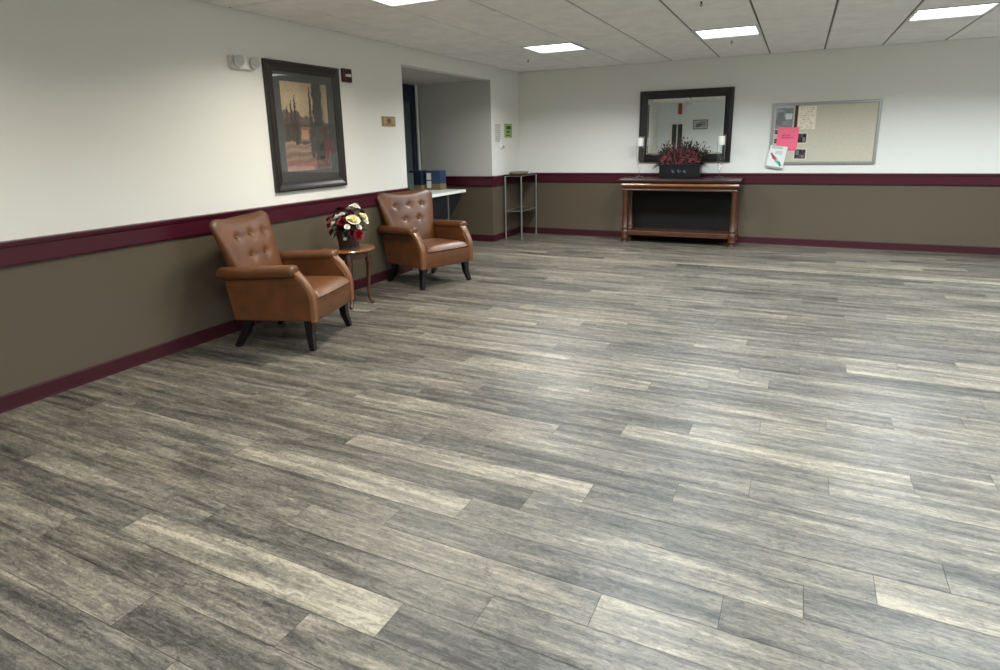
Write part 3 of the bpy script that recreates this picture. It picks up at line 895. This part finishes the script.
for i in range(760):
    x = rnd.uniform(-.25, .25); y = rnd.uniform(-.10, .085)
    top = .27*(1-(abs(x)/.28)**3)
    z = hz + .004 + rnd.random()**.8*max(.02, top*.75)
    y *= (1-.4*(z-hz)/.2)
    r_ = rnd.uniform(.007, .013)
    Mi = Matrix.Translation((x, y, z)) @ Matrix.Rotation(rnd.uniform(0, 6), 4, 'Z') @ Matrix.Rotation(rnd.uniform(0, 3), 4, 'X')
    bmesh.ops.create_icosphere(bm, subdivisions=1, radius=r_, matrix=Mi @ Matrix.Diagonal((1, .7, 1.2, 1)))
o = obj('flowers', bm, M_heather, pb, smooth=True); o['kind'] = 'stuff'
bm = bmesh.new()
for i in range(130):
    x = rnd.uniform(-.22, .22); y = rnd.uniform(-.05, .05)
    d = Vector((x*3.2+rnd.uniform(-.35, .35), rnd.uniform(-.6, .5), 1.0)).normalized()
    ln = rnd.uniform(.26, .41)*(1-.45*(abs(x)/.22)**2)
    leaf(bm, (x, y, hz-.01), d, ln, rnd.uniform(.006, .011), rnd.uniform(0, .25))
    if i % 2 == 0:
        for k2 in range(4):
            u = .5+.13*k2; base = Vector((x, y, hz-.01))+d*ln*u
            leaf(bm, base, d+Vector((rnd.uniform(-1, 1), rnd.uniform(-1, 1), .2)), .05, .008, .1)
obj('spikes', bm, M_spike, pb)
for s in (-1, 1):
    bm = bmesh.new()
    for i in range(40):
        x0 = s*rnd.uniform(.20, .255)
        d = Vector((s*rnd.uniform(.5, 1.6), rnd.uniform(-.6, .5), rnd.uniform(-.1, 1.0)))
        leaf(bm, (x0, rnd.uniform(-.05, .05), hz), d, rnd.uniform(.07, .17), rnd.uniform(.008, .014), rnd.uniform(.2, .8))
    obj('greenery', bm, M_leafo, pb)

# two tall glass candle holders with white candles
def candle_holder(x, y, lab, labc):
    h_ = thing('candle_holder', lab, 'candle holder', (x, y, ZT), 0, 'glass candle holders')
    bm = bmesh.new()
    lathe(bm, [(0, 0), (.058, 0), (.060, .006), (.040, .016), (.014, .026), (.010, .05), (.010, .09), (.0, .092)], n=24)
    obj('base', bm, mat('clear_glass_solid', (235, 238, 236), .05, spec=.5) if False else M_glassb, h_, smooth=True, autosmooth=50)
    bm = bmesh.new(); lathe(bm, [(.006, .088), (.012, .095), (.042, .205), (.050, .26), (.054, .44), (.054, .565), (.0525, .565), (.0525, .44), (.0485, .262), (.040, .208), (.004, .10)], n=28)
    obj('bowl', bm, M_glass, h_, smooth=True, autosmooth=60)
    bm = bmesh.new(); lathe(bm, [(.0, .425), (.050, .425), (.050, .432), (.0, .432)], n=24)
    obj('candle_plate', bm, M_glassb, h_)
    cd = thing('candle', labc, 'candle', (x, y, ZT+.432), 0, 'white pillar candles')
    bm = bmesh.new(); lathe(bm, [(0, 0), (.040, 0), (.041, .004), (.041, .108), (.036, .113), (.0, .108)], n=24)
    obj('wax', bm, M_wax, cd, smooth=True, autosmooth=50)
    bm = bmesh.new(); tube(bm, [(0, 0, .107), (.001, 0, .122)], .0015, n=6)
    obj('wick', bm, M_black, cd)
M_glassb = glass_mat('clear_glass_base', 0.02, (.92, .94, .93, 1), 2.0)
candle_holder(1.925, -.22, 'tall clear glass candle holder at the left end of the console table', 'white candle in the glass holder at the left end of the console table')
candle_holder(2.985, -.22, 'tall clear glass candle holder at the right end of the console table', 'white candle in the glass holder at the right end of the console table')

# ------------------------------------------------------------------ wall mirror
MW, MH = 1.228, .96
mi = thing('wall_mirror', 'large dark framed mirror on the back wall above the console table', 'mirror', (1.857, 0, 1.092))
bm = bmesh.new()
frame_loft(bm, MW, MH, [(0, 0), (0, .034), (.010, .046), (.045, .050), (.062, .040), (.072, .042), (.098, .026), (.108, .024), (.108, .004)])
obj('frame', bm, M_frame, mi)
bm = bmesh.new()
g0 = .108; bv = .022
A = [(g0, -.016, g0), (MW-g0, -.016, g0), (MW-g0, -.016, MH-g0), (g0, -.016, MH-g0)]
B = [(g0+bv, -.0185, g0+bv), (MW-g0-bv, -.0185, g0+bv), (MW-g0-bv, -.0185, MH-g0-bv), (g0+bv, -.0185, MH-g0-bv)]
Bk = [(x, -.006, z) for x, y, z in A]
rows = loft(bm, [Bk, A, B])
obj('mirror_glass', bm, M_mirror, mi)

# ------------------------------------------------------------------ bulletin board and what is pinned to it
BX0, BX1, BZ0, BZ1 = 3.557, 4.76, 1.055, 1.818
bb = thing('bulletin_board', 'silver framed bulletin board on the back wall right of the mirror', 'bulletin board', (BX0, 0, BZ0))
bm = bmesh.new(); frame_loft(bm, BX1-BX0, BZ1-BZ0, [(0, 0), (0, .020), (.004, .024), (.030, .024), (.034, .020), (.034, .004)])
obj('frame', bm, M_alu, bb)
obj('cork_panel', bx(.03, BX1-BX0-.03, -.014, -.002, .03, BZ1-BZ0-.03), M_cork, bb)
OF = .0145
def news(u, v):
    rs = random.Random(int(u*5)*13+int(v*6)*57)
    g = 140+rs.randint(-22, 24)
    if .55 < u < .95 and .40 < v < .66: return (206, 206, 204)
    if .08 < u < .45 and .30 < v < .72: g = 124
    if int(v*44) % 2 == 0: g -= 14
    if v > .90: return (196, 198, 196)
    return (g, g+2, g+6)
sheet('newspaper_page', .20, .28, 20, 44, news, 'grey newspaper clipping at the top left of the bulletin board', 'paper', x=3.605, z=1.505, off=OF)
o = obj('brown_strip', bx(0, .035, -.003, 0, 0, .28), M_brownstrip); o.location = (3.822, -OF, 1.51)
tag(o, 'dark brown paper strip right of the newspaper clipping on the bulletin board', 'paper')
sheet('cream_sheet', .20, .28, 18, 30, lines_fn((232, 222, 200), (206, 192, 168), 12, dens=.5), 'cream sheet at the top of the bulletin board above the dark photos', 'paper', x=3.862, z=1.49, off=OF)
def photo(seed, cols):
    def fn(u, v):
        if u < .07 or u > .93 or v < .09 or v > .91: return (214, 208, 200)
        rs = random.Random(int(u*5)*17+int(v*5)*29+seed)
        return rs.choice(cols)
    return fn
dk = [(40, 32, 32), (64, 50, 48), (92, 80, 78), (120, 110, 106), (34, 28, 28)]
rd = [(96, 52, 52), (120, 84, 80), (150, 120, 116), (72, 40, 42)]
sheet('photo_print', .13, .135, 12, 12, photo(3, dk), 'dark photo print right of the pink note on the bulletin board', 'photo', x=3.858, z=1.315, off=OF, group='photos on the board')
sheet('photo_print', .15, .14, 12, 12, photo(8, dk), 'dark photo print below and right of the pink note on the bulletin board', 'photo', x=3.845, z=1.115, off=OF, group='photos on the board')
sheet('photo_print', .06, .08, 8, 8, photo(5, rd), 'small reddish photo left of the pink note, the higher one', 'photo', x=3.595, z=1.425, off=OF, group='photos on the board')
sheet('photo_print', .06, .08, 8, 8, photo(9, rd), 'small reddish photo left of the pink note, the lower one', 'photo', x=3.597, z=1.312, off=OF, group='photos on the board')
def pinkf(u, v):
    # hand written strokes, faint
    for (a, b, c, e) in ((.22, .58, .36, .64), (.36, .66, .42, .56), (.44, .58, .56, .64), (.58, .66, .62, .56), (.2, .5, .8, .53), (.72, .35, .76, .75)):
        if a < u < c and min(b, e)-.02 < v < max(b, e) and abs(v-(b+(e-b)*(u-a)/(c-a))) < .035: return (206, 74, 112)
    return (246, 112, 138)
sheet('pink_note', .245, .265, 40, 40, pinkf, 'bright pink handwritten note on the bulletin board', 'note', x=3.632, z=1.262, off=OF+.003, tilt=math.radians(2.5))
o = obj('pink_slip', bx(0, .13, -.0015, 0, 0, .05), M_pink); o.location = (3.74, -OF-.001, 1.228)
tag(o, 'small pink slip sticking out below the pink note', 'note')
def leaflet(u, v):
    if v > .86 and .1 < u < .7: return (196, 202, 200)
    if .62 < v < .80 and .35 < u < .8 and int(v*36) % 2: return (176, 184, 184)
    cx_ = .18+.62*max(0, min(1, (.62-v)/.44)); wv = .15*math.sin(PI*max(0, min(1, (.66-v)/.54)))**.6
    if .12 < v < .66 and abs(u-cx_) < wv:
        if v > .42: return (170, 66, 82) if u < cx_+.05 else (206, 150, 156)
        if v > .34: return (150, 140, 150) if u < cx_ else (196, 204, 204)
        return (58, 146, 128) if u > cx_-.04 else (120, 176, 164)
    if v < .07: return (150, 156, 152)
    return (232, 234, 230)
sheet('leaflet', .205, .29, 28, 36, leaflet, 'white leaflet with red and green artwork hanging tilted off the board corner', 'leaflet', x=3.530, z=1.025, off=.0275, tilt=math.radians(-8.5))
lf = bpy.data.objects['leaflet']; lf.rotation_euler = (0, math.radians(9), 0); lf.location = (3.527, -.0275, 1.02)

# ------------------------------------------------------------------ rear of the room (seen in the mirror)
ws = struct(thing('window_1', 'narrow white framed window with dark panes in the rear wall', 'window', (.36, YR, 1.15)))
bm = bmesh.new()
for (a, b, c, e) in ((0, .07, 0, .72), (.37, .44, 0, .72), (.07, .37, 0, .06), (.07, .37, .66, .72), (.205, .235, .06, .66)): box(bm, a, b, 0, .03, c, e)
struct(obj('window_frame', bm, M_white, ws, bevel=.003))
struct(obj('window_pane', bx(.07, .37, .004, .012, .06, .66), mat('dark_pane', (30, 32, 34), .1), ws))
o = thing('hanging_sign', 'red sign hanging from the ceiling, seen only in the mirror', 'sign', (.60, YR+.10, 2.09))
obj('panel', bx(0, .11, 0, .02, 0, .31), mat('sign_red', (150, 60, 50), .5), o, bevel=.003)
obj('hanger', bx(.045, .065, .004, .016, .31, H-2.09), M_offw, o)
o = thing('framed_photo', 'small grey framed photo on the rear wall, seen only in the mirror', 'picture', (1.44, YR, 1.65), PI)
bm = bmesh.new(); frame_loft(bm, .41, .27, [(0, 0), (0, .02), (.02, .02), (.025, .012), (.025, .002)]); obj('frame', bm, mat('frame_grey', (90, 94, 100), .4), o)
p_ = painted('photo', .36, .22, 12, 8, photo(4, [(120, 126, 136), (150, 156, 164), (96, 102, 112), (180, 184, 190)]), M_print, .002, o); p_.location = (.025, -.004, .025)
o = thing('dome_light', 'round white dome light on the ceiling, seen only in the mirror', 'ceiling light', (1.03, YR+.45, H+.01))
bm = bmesh.new(); lathe(bm, [(0, 0), (.21, 0), (.215, -.02), (.2, -.03), (0, -.03)], n=28); obj('rim', bm, M_offw, o, smooth=True, autosmooth=40)
bm = bmesh.new(); lathe(bm, [(.195, -.028), (.18, -.06), (.12, -.09), (.05, -.10), (0, -.101), (0, -.03)], n=28); obj('dome', bm, M_white, o, smooth=True, autosmooth=60)

# ------------------------------------------------------------------ world, camera, colour
wd = bpy.data.worlds.new('world'); S.world = wd; wd.use_nodes = True
wd.node_tree.nodes['Background'].inputs[0].default_value = (.05, .05, .05, 1)
cam = bpy.data.cameras.new('camera'); co = bpy.data.objects.new('camera', cam); COL.objects.link(co); S.camera = co
yaw, pitch, roll, cx, cy, cz, f = -0.4572, -0.2387, -0.022, 3.9154, -8.9875, 1.4196, 615.078
fw = Vector((math.sin(yaw)*math.cos(pitch), math.cos(yaw)*math.cos(pitch), math.sin(pitch)))
r = Vector((math.cos(yaw), -math.sin(yaw), 0)); u = r.cross(fw)
r2 = r*math.cos(roll)+u*math.sin(roll); u2 = -r*math.sin(roll)+u*math.cos(roll)
co.matrix_world = Matrix(((r2.x, u2.x, -fw.x, cx), (r2.y, u2.y, -fw.y, cy), (r2.z, u2.z, -fw.z, cz), (0, 0, 0, 1)))
cam.sensor_width = 36; cam.sensor_fit = 'HORIZONTAL'; cam.lens = f*36/1000
cam.shift_x = 6.87/1000; cam.shift_y = -43.42/1000; cam.clip_start = .05
vs = S.view_settings; vs.view_transform = 'Standard'; vs.look = 'None'; vs.gamma = 1; vs.use_curve_mapping = False; vs.exposure = 0.45
S.cycles.use_denoising = True
S.cycles.max_bounces = 10; S.cycles.diffuse_bounces = 5; S.cycles.glossy_bounces = 4; S.cycles.transparent_max_bounces = 12
S.cycles.sample_clamp_indirect = 6
